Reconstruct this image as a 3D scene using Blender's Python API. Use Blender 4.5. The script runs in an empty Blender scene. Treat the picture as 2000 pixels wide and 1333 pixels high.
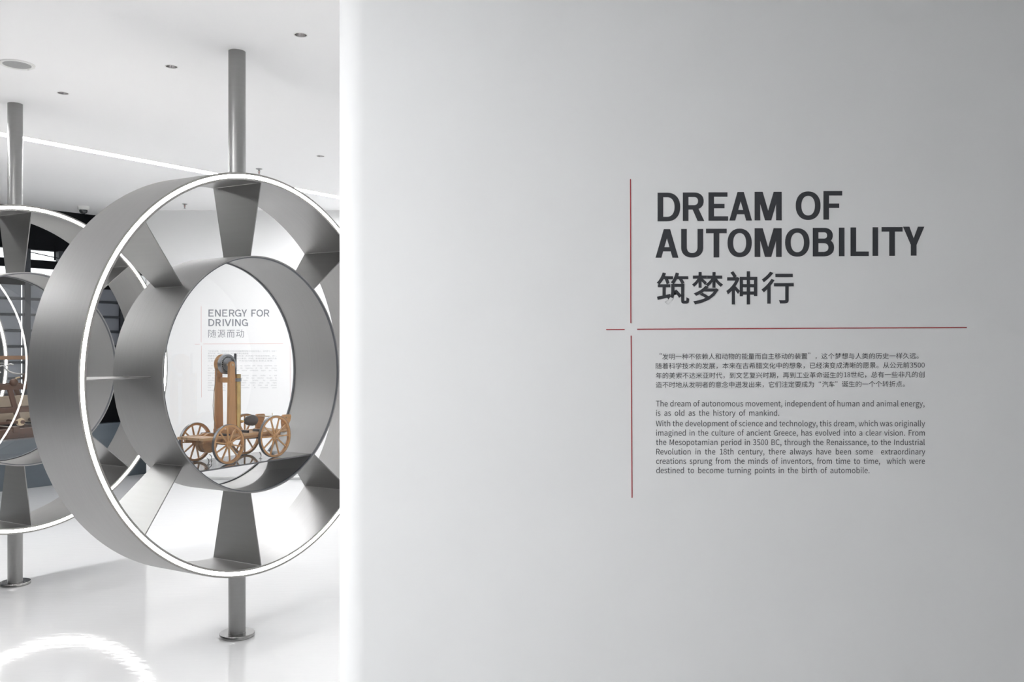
import bpy, bmesh, math, random
from mathutils import Vector, Matrix
random.seed(4)
S = bpy.context.scene
COL = S.collection
PI = math.pi

# ------------------------------------------------------------------ camera, world, exposure
EYE = 1.5885
cam_d = bpy.data.cameras.new('camera')
cam_d.sensor_width = 36.0
cam_d.lens = 36.0 * 1726.2 / 2000.0
cam_d.shift_y = 9.6 / 2000.0
cam_d.clip_start = 0.05
cam = bpy.data.objects.new('camera', cam_d)
cam.location = (0, 0, EYE)
cam.rotation_euler = (PI / 2, 0, 0)
COL.objects.link(cam)
S.camera = cam

world = bpy.data.worlds.new('overcast')
S.world = world
world.use_nodes = True
bgn = world.node_tree.nodes['Background']
bgn.inputs[0].default_value = (0.93, 0.97, 1.0, 1)
bgn.inputs[1].default_value = 1.6

S.view_settings.view_transform = 'Standard'
S.view_settings.look = 'None'
S.view_settings.gamma = 1.0
S.view_settings.use_curve_mapping = False
S.view_settings.exposure = 0.22
S.cycles.max_bounces = 10
S.cycles.diffuse_bounces = 7
S.cycles.glossy_bounces = 6
S.cycles.transparent_max_bounces = 24
S.cycles.sample_clamp_indirect = 20.0
S.cycles.use_denoising = True

LED_RING = 20.0        # radiance of the rim LED tubes
STRIP = 62.0           # radiance of the ceiling LED line in view
FILL_STRIP_BACK = 50.0     # radiance of the unseen fill lines added behind the partition
FILL_STRIP_FRONT = 122.0    # radiance of the unseen fill lines added in front of the partition

# ------------------------------------------------------------------ materials
def nodes_of(m):
    m.use_nodes = True
    nt = m.node_tree
    return nt, nt.nodes, nt.links

def mat(name, color, rough=0.5, metal=0.0, spec=0.5, noise=None, bump=None, coat=0.0):
    """noise=(scale xyz, amount) varies the colour a little; bump=(scale xyz, strength, distance)"""
    m = bpy.data.materials.new(name)
    nt, N, L = nodes_of(m)
    b = N['Principled BSDF']
    b.inputs['Base Color'].default_value = (*color, 1)
    b.inputs['Roughness'].default_value = rough
    b.inputs['Metallic'].default_value = metal
    b.inputs['Specular IOR Level'].default_value = spec
    b.inputs['Coat Weight'].default_value = coat
    tc = None
    if noise or bump:
        tc = N.new('ShaderNodeTexCoord')
    if noise:
        mp = N.new('ShaderNodeMapping'); mp.inputs['Scale'].default_value = noise[0]
        L.new(tc.outputs['Object'], mp.inputs['Vector'])
        n = N.new('ShaderNodeTexNoise'); n.inputs['Scale'].default_value = 1.0
        n.inputs['Detail'].default_value = 4
        L.new(mp.outputs[0], n.inputs['Vector'])
        mr = N.new('ShaderNodeMapRange')
        mr.inputs['From Min'].default_value = 0.25; mr.inputs['From Max'].default_value = 0.75
        mr.inputs['To Min'].default_value = 1 - noise[1]; mr.inputs['To Max'].default_value = 1 + noise[1]
        L.new(n.outputs['Fac'], mr.inputs['Value'])
        mx = N.new('ShaderNodeVectorMath'); mx.operation = 'SCALE'
        mx.inputs[0].default_value = color
        L.new(mr.outputs[0], mx.inputs['Scale'])
        L.new(mx.outputs[0], b.inputs['Base Color'])
    if bump:
        mp = N.new('ShaderNodeMapping'); mp.inputs['Scale'].default_value = bump[0]
        L.new(tc.outputs['Object'], mp.inputs['Vector'])
        n = N.new('ShaderNodeTexNoise'); n.inputs['Scale'].default_value = 1.0
        n.inputs['Detail'].default_value = 3
        L.new(mp.outputs[0], n.inputs['Vector'])
        bp = N.new('ShaderNodeBump'); bp.inputs['Strength'].default_value = bump[1]
        bp.inputs['Distance'].default_value = bump[2]
        L.new(n.outputs['Fac'], bp.inputs['Height'])
        L.new(bp.outputs[0], b.inputs['Normal'])
    return m

def emit(name, color, strength):
    m = bpy.data.materials.new(name)
    nt, N, L = nodes_of(m)
    N.remove(N['Principled BSDF'])
    e = N.new('ShaderNodeEmission')
    e.inputs[0].default_value = (*color, 1); e.inputs[1].default_value = strength
    L.new(e.outputs[0], N['Material Output'].inputs[0])
    return m

def brushed(name, color, rough, scale, axis='X', aniso=0.6):
    m = mat(name, color, rough, 1.0, noise=(scale, 0.025))
    nt, N, L = nodes_of(m)
    b = N['Principled BSDF']
    b.inputs['Anisotropic'].default_value = aniso
    if axis:
        t = N.new('ShaderNodeTangent'); t.direction_type = 'RADIAL'; t.axis = axis
        L.new(t.outputs[0], b.inputs['Tangent'])
    # faint cloudiness of the brushed sheet
    tc = N.new('ShaderNodeTexCoord')
    n = N.new('ShaderNodeTexNoise'); n.inputs['Scale'].default_value = 3.5
    n.inputs['Detail'].default_value = 3
    L.new(tc.outputs['Object'], n.inputs['Vector'])
    mr = N.new('ShaderNodeMapRange')
    mr.inputs['To Min'].default_value = rough - 0.04; mr.inputs['To Max'].default_value = rough + 0.05
    L.new(n.outputs['Fac'], mr.inputs['Value'])
    L.new(mr.outputs[0], b.inputs['Roughness'])
    return m

def glass_mat(name, tint=(0.985, 0.985, 0.985)):
    m = bpy.data.materials.new(name)
    nt, N, L = nodes_of(m)
    N.remove(N['Principled BSDF'])
    lw = N.new('ShaderNodeLayerWeight'); lw.inputs['Blend'].default_value = 0.5
    pw = N.new('ShaderNodeMath'); pw.operation = 'POWER'; pw.inputs[1].default_value = 5.0
    L.new(lw.outputs['Facing'], pw.inputs[0])
    fr = N.new('ShaderNodeMath'); fr.operation = 'MULTIPLY_ADD'
    fr.inputs[1].default_value = 0.92; fr.inputs[2].default_value = 0.055   # both faces of the sheet
    L.new(pw.outputs[0], fr.inputs[0])
    tr = N.new('ShaderNodeBsdfTransparent'); tr.inputs[0].default_value = (*tint, 1)
    gl = N.new('ShaderNodeBsdfGlossy'); gl.inputs['Roughness'].default_value = 0.0
    gl.inputs['Color'].default_value = (0.95, 0.95, 0.95, 1)
    mx = N.new('ShaderNodeMixShader')
    L.new(fr.outputs[0], mx.inputs[0]); L.new(tr.outputs[0], mx.inputs[1]); L.new(gl.outputs[0], mx.inputs[2])
    L.new(mx.outputs[0], N['Material Output'].inputs[0])
    return m

M = {}
M['ceiling'] = mat('ceiling_paint', (0.92, 0.915, 0.915), 0.9, spec=0.2)
M['wall'] = mat('wall_paint', (0.85, 0.852, 0.85), 0.55, spec=0.3, bump=((14, 14, 14), 0.03, 0.01))
M['panel_wall'] = mat('partition_paint', (0.83, 0.84, 0.842), 0.55, spec=0.25, noise=((3, 3, 3), 0.012), bump=((9, 9, 9), 0.02, 0.01))
M['grey_wall'] = mat('grey_wall_paint', (0.22, 0.223, 0.226), 0.8)
M['floor'] = mat('white_epoxy_floor', (0.68, 0.68, 0.682), 0.07, spec=0.5, bump=((7, 26, 7), 0.09, 0.006))
M['steel'] = brushed('brushed_steel', (0.37, 0.366, 0.361), 0.40, (90, 3, 3))
M['steel_inner'] = brushed('brushed_steel_inner', (0.33, 0.326, 0.322), 0.46, (110, 2.5, 2.5))
M['steel_plate'] = brushed('brushed_steel_plate', (0.28, 0.277, 0.273), 0.36, (3, 40, 40), None, 0.0)
M['pole'] = brushed('brushed_pole', (0.31, 0.308, 0.305), 0.36, (3, 3, 60), 'Z', 0.5)
M['base'] = brushed('dark_turned_steel', (0.36, 0.355, 0.35), 0.22, (4, 4, 60), 'Z', 0.5)
M['rim'] = mat('rim_lip_metal', (0.34, 0.33, 0.315), 0.5, 1.0)
M['led'] = emit('led_tube_light', (1.0, 0.985, 0.965), LED_RING)
M['strip'] = emit('ceiling_strip_light', (0.985, 0.99, 1.0), STRIP)
M['fill_strip_back'] = emit('added_fill_light_back', (0.97, 0.99, 1.0), FILL_STRIP_BACK)  # unseen strips added to brighten the back wall
M['fill_strip_front'] = emit('added_fill_light_front', (0.99, 0.99, 0.995), FILL_STRIP_FRONT)  # unseen strips added to light the partition face and the left floor
M['glass'] = glass_mat('clear_glass')
M['rubber'] = mat('dark_seal', (0.10, 0.105, 0.12), 0.45)
M['shelf'] = mat('dark_polished_shelf', (0.10, 0.10, 0.105), 0.06, 0.0, spec=0.9)
M['vinyl'] = mat('dark_grey_vinyl', (0.045, 0.048, 0.055), 0.55)
M['vinyl_small'] = mat('grey_text_vinyl', (0.06, 0.063, 0.07), 0.55)
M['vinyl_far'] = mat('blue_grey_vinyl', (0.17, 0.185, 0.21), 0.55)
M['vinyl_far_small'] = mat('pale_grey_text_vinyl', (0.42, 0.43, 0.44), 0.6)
M['red'] = mat('red_vinyl', (0.42, 0.045, 0.055), 0.5)
M['red_far'] = mat('pale_red_vinyl', (0.66, 0.36, 0.34), 0.5)
M['wood'] = mat('honey_wood', (0.55, 0.285, 0.105), 0.42, noise=((18, 18, 60), 0.22))
M['wood_deck'] = mat('deck_pine', (0.60, 0.37, 0.18), 0.5, noise=((60, 6, 60), 0.2))
M['wood_post'] = mat('post_wood', (0.52, 0.27, 0.105), 0.45, noise=((50, 50, 5), 0.18))
M['wood_end'] = mat('spoke_wood', (0.58, 0.32, 0.13), 0.42, noise=((25, 25, 25), 0.15))
M['iron'] = mat('iron_tyre', (0.16, 0.165, 0.175), 0.38, 1.0)
M['gear'] = mat('cast_grey_metal', (0.30, 0.31, 0.33), 0.4, 1.0)
M['dark_iron'] = mat('dark_iron', (0.05, 0.052, 0.06), 0.45, 0.6)
M['brass'] = mat('aged_brass', (0.66, 0.45, 0.17), 0.27, 1.0, noise=((14, 14, 14), 0.4))
M['leather'] = mat('dark_leather', (0.055, 0.045, 0.042), 0.6, noise=((30, 30, 30), 0.2))
M['cord'] = mat('cord', (0.25, 0.20, 0.15), 0.7)
M['walnut'] = mat('walnut_wood', (0.085, 0.042, 0.026), 0.45, noise=((30, 30, 8), 0.25))
M['rail_wood'] = mat('brown_rail_wood', (0.24, 0.135, 0.075), 0.45, noise=((30, 8, 30), 0.2))
M['beige'] = mat('beige_board', (0.50, 0.42, 0.32), 0.55, noise=((20, 6, 20), 0.1))
M['black'] = mat('black_frame', (0.006, 0.0065, 0.008), 0.8, spec=0.1)
M['frame'] = mat('charcoal_frame', (0.03, 0.034, 0.04), 0.5, spec=0.3)
M['pane'] = mat('blue_grey_panel', (0.155, 0.165, 0.19), 0.35)
M['slate'] = mat('slate_panel', (0.075, 0.092, 0.108), 0.3, noise=((1.5, 1.5, 5), 0.15))
M['plastic'] = mat('white_plastic', (0.78, 0.78, 0.76), 0.4)
M['grille'] = mat('grey_mesh', (0.36, 0.36, 0.355), 0.7, noise=((400, 400, 400), 0.25))
M['reflector'] = mat('chrome_reflector', (0.75, 0.73, 0.73), 0.2, 1.0)
M['lens'] = mat('dark_lens', (0.02, 0.018, 0.02), 0.1)
M['chrome'] = mat('sprinkler_chrome', (0.38, 0.38, 0.38), 0.3, 1.0)
M['red_bulb'] = mat('red_glass_bulb', (0.35, 0.08, 0.06), 0.2)
M['dome'] = mat('smoked_dome', (0.03, 0.032, 0.036), 0.06, spec=0.8)
M['skirting'] = mat('skirting_metal', (0.60, 0.60, 0.60), 0.35, 0.6)
M['pale_metal'] = mat('pale_metal', (0.55, 0.55, 0.54), 0.35, 0.8)
M['pale_wood'] = mat('pale_turned_wood', (0.58, 0.46, 0.30), 0.45)

# ------------------------------------------------------------------ helpers
def link(name, me, m, parent=None, smooth=False, loc=None, rot=None):
    if m is not None and not me.materials:
        me.materials.append(m)
    if smooth:
        for p in me.polygons: p.use_smooth = True
        try: me.set_sharp_from_angle(angle=math.radians(35))
        except Exception: pass
    o = bpy.data.objects.new(name, me)
    COL.objects.link(o)
    if parent is not None: o.parent = parent
    if loc is not None: o.location = loc
    if rot is not None: o.rotation_euler = rot
    return o

def obj(name, bm, m, parent=None, smooth=False, loc=None, rot=None):
    me = bpy.data.meshes.new(name)
    bmesh.ops.recalc_face_normals(bm, faces=bm.faces)
    bm.to_mesh(me); bm.free()
    return link(name, me, m, parent, smooth, loc, rot)

def empty(name, label, cat, loc=(0, 0, 0), rotz=0.0, group=None):
    o = bpy.data.objects.new(name, None)
    o.empty_display_size = 0.1
    COL.objects.link(o)
    o.location = loc; o.rotation_euler = (0, 0, rotz)
    o['label'] = label; o['category'] = cat
    if group: o['group'] = group
    return o

def tag(o, label, cat, group=None):
    o['label'] = label; o['category'] = cat
    if group: o['group'] = group
    return o

def struct(o):
    o['kind'] = 'structure'
    return o

def add_box(bm, c, s, rot=None, bevel=0.0):
    mt = Matrix.Translation(c)
    if rot is not None: mt = mt @ rot
    r = bmesh.ops.create_cube(bm, size=1.0, matrix=mt @ Matrix.Diagonal((s[0], s[1], s[2], 1)))
    if bevel > 0:
        es = list({e for v in r['verts'] for e in v.link_edges})
        bmesh.ops.bevel(bm, geom=es, offset=bevel, segments=2, affect='EDGES', profile=0.5)
    return bm

def box(c, s, rot=None, bevel=0.0):
    return add_box(bmesh.new(), c, s, rot, bevel)

def frame_of(d):
    d = Vector(d).normalized()
    a = Vector((0, 0, 1)) if abs(d.z) < 0.9 else Vector((1, 0, 0))
    x = d.cross(a).normalized(); y = d.cross(x).normalized()
    return x, y

def add_rod(bm, a, b, r0, r1=None, seg=16, cap=True):
    a = Vector(a); b = Vector(b); r1 = r0 if r1 is None else r1
    x, y = frame_of(b - a)
    va = [bm.verts.new(a + (x * math.cos(t) + y * math.sin(t)) * r0) for t in [2 * PI * i / seg for i in range(seg)]]
    vb = [bm.verts.new(b + (x * math.cos(t) + y * math.sin(t)) * r1) for t in [2 * PI * i / seg for i in range(seg)]]
    for i in range(seg):
        j = (i + 1) % seg
        bm.faces.new((va[i], va[j], vb[j], vb[i]))
    if cap:
        bm.faces.new(va[::-1]); bm.faces.new(vb)
    return bm

def add_tube(bm, pts, r, seg=8):
    pts = [Vector(p) for p in pts]
    rings = []
    up = Vector((0.13, 0.21, 0.97)).normalized()
    for i, p in enumerate(pts):
        d = (pts[min(i + 1, len(pts) - 1)] - pts[max(i - 1, 0)]).normalized()
        x = d.cross(up).normalized(); y = d.cross(x).normalized()
        rr = r[i] if isinstance(r, (list, tuple)) else r
        rings.append([bm.verts.new(p + (x * math.cos(t) + y * math.sin(t)) * rr) for t in [2 * PI * k / seg for k in range(seg)]])
    for A, B in zip(rings, rings[1:]):
        for k in range(seg):
            j = (k + 1) % seg
            bm.faces.new((A[k], A[j], B[j], B[k]))
    bm.faces.new(rings[0][::-1]); bm.faces.new(rings[-1])
    return bm

def add_lathe(bm, prof, seg=48, axis='Z', closed=False, origin=(0, 0, 0)):
    """prof: (radius, height along the axis); closed makes a ring section"""
    o = Vector(origin)
    def P(r, h, t):
        c, s = math.cos(t) * r, math.sin(t) * r
        if axis == 'Z': return o + Vector((c, s, h))
        if axis == 'X': return o + Vector((h, c, s))
        return o + Vector((c, h, s))
    rings = []
    for r, h in prof:
        if r < 1e-6:
            rings.append([bm.verts.new(P(0, h, 0))])
        else:
            rings.append([bm.verts.new(P(r, h, 2 * PI * i / seg)) for i in range(seg)])
    pairs = list(zip(rings, rings[1:]))
    if closed: pairs.append((rings[-1], rings[0]))
    for A, B in pairs:
        for i in range(seg):
            j = (i + 1) % seg
            if len(A) == 1 and len(B) == 1: continue
            if len(A) == 1: bm.faces.new((A[0], B[j], B[i]))
            elif len(B) == 1: bm.faces.new((A[i], A[j], B[0]))
            else: bm.faces.new((A[i], A[j], B[j], B[i]))
    return bm

def add_prism(bm, poly, a, b, plane='YZ'):
    """extrude a 2D polygon between a and b along the remaining axis"""
    def P(p, h):
        if plane == 'YZ': return (h, p[0], p[1])
        if plane == 'XZ': return (p[0], h, p[1])
        return (p[0], p[1], h)
    A = [bm.verts.new(P(p, a)) for p in poly]
    B = [bm.verts.new(P(p, b)) for p in poly]
    n = len(poly)
    bm.faces.new(A[::-1]); bm.faces.new(B)
    for i in range(n):
        j = (i + 1) % n
        bm.faces.new((A[i], A[j], B[j], B[i]))
    return bm

def copy_tree(o, parent=None):
    c = o.copy(); COL.objects.link(c)
    if parent is not None: c.parent = parent
    for ch in list(o.children):
        copy_tree(ch, c)
    return c

# ------------------------------------------------------------------ the room
H = 3.2
FN = Vector((0.8, -0.6, 0))          # facade normal (into the room)
FD = Vector((0.6, 0.8, 0))           # facade direction
F0 = Vector((-5.80, 10.01, 0))       # a point at the foot of the glazed facade
GD = Vector((0.575, 0.818, 0)).normalized()   # direction of the ceiling lines
GN = Vector((0.818, -0.575, 0)).normalized()

floor_bm = add_prism(bmesh.new(), [(-13, -4.5), (5.2, -4.5), (5.2, 13.2), (-13, 13.2)], -0.1, 0, 'XY')
struct(obj('floor', floor_bm, M['floor']))

def spl(cu, pts, cyclic=True):
    s = cu.splines.new('POLY'); s.points.add(len(pts) - 1)
    for p, q in zip(s.points, pts): p.co = (q[0], q[1], 0, 1)
    s.use_cyclic_u = cyclic

DL = [(-1.094, 4.575), (-1.962, 5.094), (-2.86, 5.63), (-1.624, 7.496)]
DL_R = 0.031
def strip_rect(c, a, b, w):
    p0 = GD * a + GN * c; p1 = GD * b + GN * c
    return [p0 - GN * w / 2, p1 - GN * w / 2, p1 + GN * w / 2, p0 + GN * w / 2]
# (offset across, start, end along, width); the first is in view, the rest are unseen added fill lines
ST = [(-7.05, 0.3, 7.3, 0.115), (-2.62, 6.2, 10.8, 0.115), (1.4, 4.0, 9.8, 0.115), (-1.75, -2.4, 0.15, 0.115), (-0.6, 4.4, 10.8, 0.115), (-3.85, -1.0, 0.75, 0.115)]
def f_at_y(y): return F0 + FD * ((y - F0.y) / FD.y)
cu = bpy.data.curves.new('ceiling', 'CURVE'); cu.dimensions = '2D'; cu.fill_mode = 'BOTH'; cu.extrude = 0.01
pa = F0 + FD * (-9.0)
spl(cu, [(pa.x, -4.5), (5.2, -4.5), (5.2, 13.2), tuple(f_at_y(13.2))[:2], (pa.x, pa.y)])
for c, a, b, w in ST: spl(cu, [tuple(p)[:2] for p in strip_rect(c, a, b, w)])
for x, y in DL: spl(cu, [(x + DL_R * math.cos(t), y + DL_R * math.sin(t)) for t in [2 * PI * i / 32 for i in range(32)]])
co = bpy.data.objects.new('tmp', cu); COL.objects.link(co)
dg = bpy.context.evaluated_depsgraph_get()
cme = bpy.data.meshes.new_from_object(co.evaluated_get(dg))
bpy.data.objects.remove(co)
cme.name = 'ceiling'; cme.materials.clear()
struct(link('ceiling', cme, M['ceiling'], loc=(0, 0, H + 0.01)))

# back wall with its skirting, free left end
struct(obj('wall_back', box(((-4.345 + 5.2) / 2, 10.6, H / 2), (9.545, 0.2, H), bevel=0.0), M['wall']))
struct(obj('baseboard_back', add_lathe(bmesh.new(), [(0.0, 0), (0.001, 0)], 4) and box((0.43, 10.485, 0.019), (9.54, 0.03, 0.038), bevel=0.006), M['skirting']))

# near partition with a rounded left end
x0, x1, ya, yb, rr = -0.527, 5.2, 2.62, 2.92, 0.09
prof = []
for k in range(13):
    t = PI + (PI / 2) * k / 12
    prof.append((x0 + rr + rr * math.cos(t), ya + rr + rr * math.sin(t)))
prof += [(x1, ya), (x1, yb)]
for k in range(13):
    t = PI / 2 + (PI / 2) * k / 12
    prof.append((x0 + rr + rr * math.cos(t), yb - rr + rr * math.sin(t)))
struct(obj('wall_right', add_prism(bmesh.new(), prof, 0, H, 'XY'), M['panel_wall'], smooth=True))
# outer walls the camera does not look at
struct(obj('wall_front', box((-3.9, -4.6, H / 2), (18.2, 0.2, H)), M['grey_wall']))
struct(obj('wall_east', box((5.3, 4.35, H / 2), (0.2, 17.9, H)), M['wall']))
struct(obj('wall_west', box((pa.x - 0.1, (pa.y - 4.5) / 2, H / 2), (0.2, pa.y + 4.5, H)), M['grey_wall']))

# ------------------------------------------------------------------ dark glazed facade (window_1)
fa = math.atan2(FD.y, FD.x)
fac = bpy.data.objects.new('window_1', None); COL.objects.link(fac)
fac.location = F0; fac.rotation_euler = (0, 0, fa); fac['kind'] = 'structure'
# local x runs along the facade, local -y faces the room
def fbox(s0, s1, z0, z1, y0=0.0, t=0.06):
    return box(((s0 + s1) / 2, y0 + t / 2, (z0 + z1) / 2), (s1 - s0, t, z1 - z0))
obj('head_beam', fbox(-9, 4.0, 2.715, 3.22, 0.0, 0.10), M['black'], fac)
obj('black_rail', fbox(-9, 4.0, 2.50, 2.595, 0.0, 0.06), M['black'], fac)
obj('black_rail', fbox(-9, 4.0, 2.295, 2.385, 0.0, 0.06), M['black'], fac)
obj('lower_panel', fbox(-9, 4.0, 0.0, 1.02, 0.0, 0.06), M['black'], fac)
obj('side_panel', fbox(-9, -1.64, 1.02, 2.715, 0.02, 0.04), M['slate'], fac)
obj('side_panel', fbox(1.85, 4.0, 1.02, 2.715, 0.02, 0.04), M['slate'], fac)
PIT = 0.385
mul_me = None; pane_me = None; gpane_me = None; gapp_me = None
for i in range(-5, 5):
    m0 = 0.272 + PIT * i
    if mul_me is None:
        mu = obj('mullion', box((0, 0.03, 1.87), (0.062, 0.075, 1.70)), M['frame'], fac); mul_me = mu.data
    else:
        mu = link('mullion', mul_me, None, fac)
    mu.location = (m0 + 0.031, 0, 0)
    gap = (i == -0)
    for r in range(7):
        z0 = 1.045 + 0.184 * r
        wid = PIT - 0.062
        if i == 0: wid -= 0.027         # the narrow clear slit beside this mullion
        key = 'g' if i == 0 else 'n'
        me = gpane_me if key == 'g' else pane_me
        if me is None:
            p = obj('pane', box((0, 0.045, 0.078), (wid, 0.03, 0.156), bevel=0.003), M['pane'], fac)
            if key == 'g': gpane_me = p.data
            else: pane_me = p.data
        else:
            p = link('pane', me, None, fac)
        p.location = (m0 - (PIT - 0.062) + wid / 2, 0, z0)
for r in range(7):
    z0 = 1.045 + 0.184 * r
    obj('rail', fbox(-1.64, 1.85, z0 - 0.028, z0, 0.01, 0.06), M['frame'], fac)
# clear glazing behind, and thin rods crossing the upper windows
obj('clear_glazing', fbox(-1.6, 1.85, 1.02, 2.72, 0.085, 0.006), M['glass'], fac)
obj('tie_rod', add_rod(bmesh.new(), (0.30, -0.06, 2.675), (0.75, -0.06, 2.61), 0.005, seg=8), M['black'], fac)
obj('hanger', box((0.585, -0.06, 2.70), (0.014, 0.014, 0.20)), M['black'], fac)
# return wall closing the facade to the right
struct(obj('wall_left', box((-2.9, 13.1, H / 2), (6.0, 0.2, H)), M['wall']))
# slate plinth in front of it
pl = F0 + FN * 0.388
plo = obj('trim_1', box((-3.0, -0.06, 0.33), (13.2, 0.12, 0.66), bevel=0.004), M['slate'])
plo.location = (pl.x, pl.y, 0); plo.rotation_euler = (0, 0, fa); struct(plo)
plo.location = F0 + FN * 0.30

# ------------------------------------------------------------------ ceiling fittings
strip_lab = ['long recessed LED light line crossing the white ceiling',
             'added unseen LED fill line in the ceiling beside the partition',
             'short added unseen LED fill line in the ceiling behind the partition',
             'added unseen LED fill line in the ceiling in front of the partition, left of the camera',
             'long added unseen LED fill line in the ceiling behind the partition, ending at the far wall',
             'added LED fill line in the ceiling above the left foreground, outside the picture']
for i, (c, a, b, w) in enumerate(ST):  # only the first is a seen fitting, the others are added for light
    t = empty('ceiling_light_line', strip_lab[i], 'ceiling light', tuple(GD * (a + b) / 2 + GN * c + Vector((0, 0, H))), math.atan2(GD.y, GD.x), 'LED light lines in the ceiling')
    obj('diffuser', box((0, 0, 0.014), (b - a - 0.004, w - 0.008, 0.008)), (M['strip'], M['fill_strip_back'], M['fill_strip_back'], M['fill_strip_front'], M['fill_strip_back'], M['fill_strip_front'])[i], t)
    hb = add_box(bmesh.new(), (0, 0, 0.045), (b - a, w, 0.004))
    for s in (-1, 1): add_box(hb, (0, s * (w / 2 - 0.0015), 0.024), (b - a, 0.002, 0.04))
    obj('housing', hb, M['plastic'], t)

dl_lab = ['recessed round downlight nearest the partition edge, top of the picture',
          'recessed round downlight in the middle of the diagonal row of three',
          'recessed round downlight above the left pole, left end of the diagonal row',
          'small recessed downlight beyond the light line, next to the partition edge']
def downlight(label):
    t = empty('downlight', label, 'ceiling light', group='recessed downlights')
    obj('trim_ring', add_lathe(bmesh.new(), [(0.031, 0.0), (0.031, -0.002), (0.036, -0.002), (0.0365, 0.0)], 32, closed=True), M['plastic'], t, True)
    r_ = add_lathe(bmesh.new(), [(0.0308, 0.0), (0.029, 0.02), (0.022, 0.045), (0.016, 0.055)], 32)
    obj('reflector', r_, M['reflector'], t, True)
    obj('lens', add_lathe(bmesh.new(), [(0.0, 0.054), (0.010, 0.053), (0.0165, 0.056)], 24), M['lens'], t, True)
    sp = bmesh.new()
    for k in range(3):
        a = 2 * PI * k / 3 + 0.5
        add_box(sp, (0.026 * math.cos(a), 0.026 * math.sin(a), 0.018), (0.004, 0.006, 0.02), Matrix.Rotation(a, 4, 'Z'))
    obj('spring_clip', sp, M['chrome'], t)['kind'] = 'stuff'
    return t
d0 = downlight(dl_lab[0])
for i, (x, y) in enumerate(DL):
    o = d0 if i == 0 else copy_tree(d0)
    o['label'] = dl_lab[i]; o.location = (x, y, H)

spk = empty('ceiling_speaker', 'round white ceiling speaker with grey mesh grille', 'speaker', (-2.828, 5.05, H))
obj('rim', add_lathe(bmesh.new(), [(0.0935, 0.0), (0.092, -0.006), (0.086, -0.009), (0.074, -0.006), (0.0735, -0.003)], 56), M['plastic'], spk, True)
obj('grille', add_lathe(bmesh.new(), [(0.0738, -0.004), (0.05, -0.0065), (0.0, -0.0075)], 56), M['grille'], spk, True)
obj('logo_badge', box((0.02, 0.0805, -0.0085), (0.012, 0.004, 0.001)), M['grille'], spk)

def sprinkler():
    t = empty('sprinkler', '', 'sprinkler', group='ceiling sprinklers')
    obj('escutcheon', add_lathe(bmesh.new(), [(0.0, -0.009), (0.016, -0.009), (0.029, -0.003), (0.030, 0.0)], 28), M['chrome'], t, True)
    b = add_lathe(bmesh.new(), [(0.0095, -0.006), (0.0095, -0.018), (0.0, -0.018)], 16)
    obj('fitting', b, M['chrome'], t, True)
    obj('bulb', add_rod(bmesh.new(), (0, 0, -0.018), (0, 0, -0.042), 0.0035, 0.0028, 10), M['red_bulb'], t, True)
    y = bmesh.new()
    for s in (-1, 1): add_tube(y, [(s * 0.008, 0, -0.016), (s * 0.010, 0, -0.028), (s * 0.004, 0, -0.044), (0, 0, -0.05)], 0.0018, 6)
    obj('yoke', y, M['chrome'], t, True)
    obj('deflector', add_lathe(bmesh.new(), [(0.0, -0.049), (0.013, -0.0525), (0.013, -0.0535), (0.0, -0.051)], 20), M['chrome'], t, True)
    return t
s0 = sprinkler()
s0['label'] = 'chrome ceiling sprinkler just above the top of the near steel wheel'; s0.location = (-2.30, 8.037, H)
s1 = copy_tree(s0); s1['label'] = 'chrome ceiling sprinkler seen inside the upper rim of the near wheel'; s1.location = (-3.71, 10.02, H)

cd = empty('dome_camera', 'white dome security camera on the ceiling at the dark facade edge', 'security camera', (-4.946, 10.2, H))
obj('housing', add_lathe(bmesh.new(), [(0.0, 0.0), (0.064, 0.0), (0.062, -0.030), (0.056, -0.040), (0.046, -0.042), (0.0, -0.042)], 36), M['plastic'], cd, True)
obj('dome', add_lathe(bmesh.new(), [(0.044, -0.042)] + [(0.044 * math.cos(a), -0.050 - 0.038 * math.sin(a)) for a in [PI / 2 * k / 8 for k in range(9)]], 32), M['dome'], cd, True)

# ------------------------------------------------------------------ the wheel displays
R, G, D = 1.0695, 0.040, 0.184           # outer radius, channel height, half depth
r, E, W2 = 0.634, 0.180, 0.1006          # inner ring radius, half depth, half width of spokes at the inner ring
ZC = EYE - 0.1512
NA = math.atan2(-0.49479, 0.86901)

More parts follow.
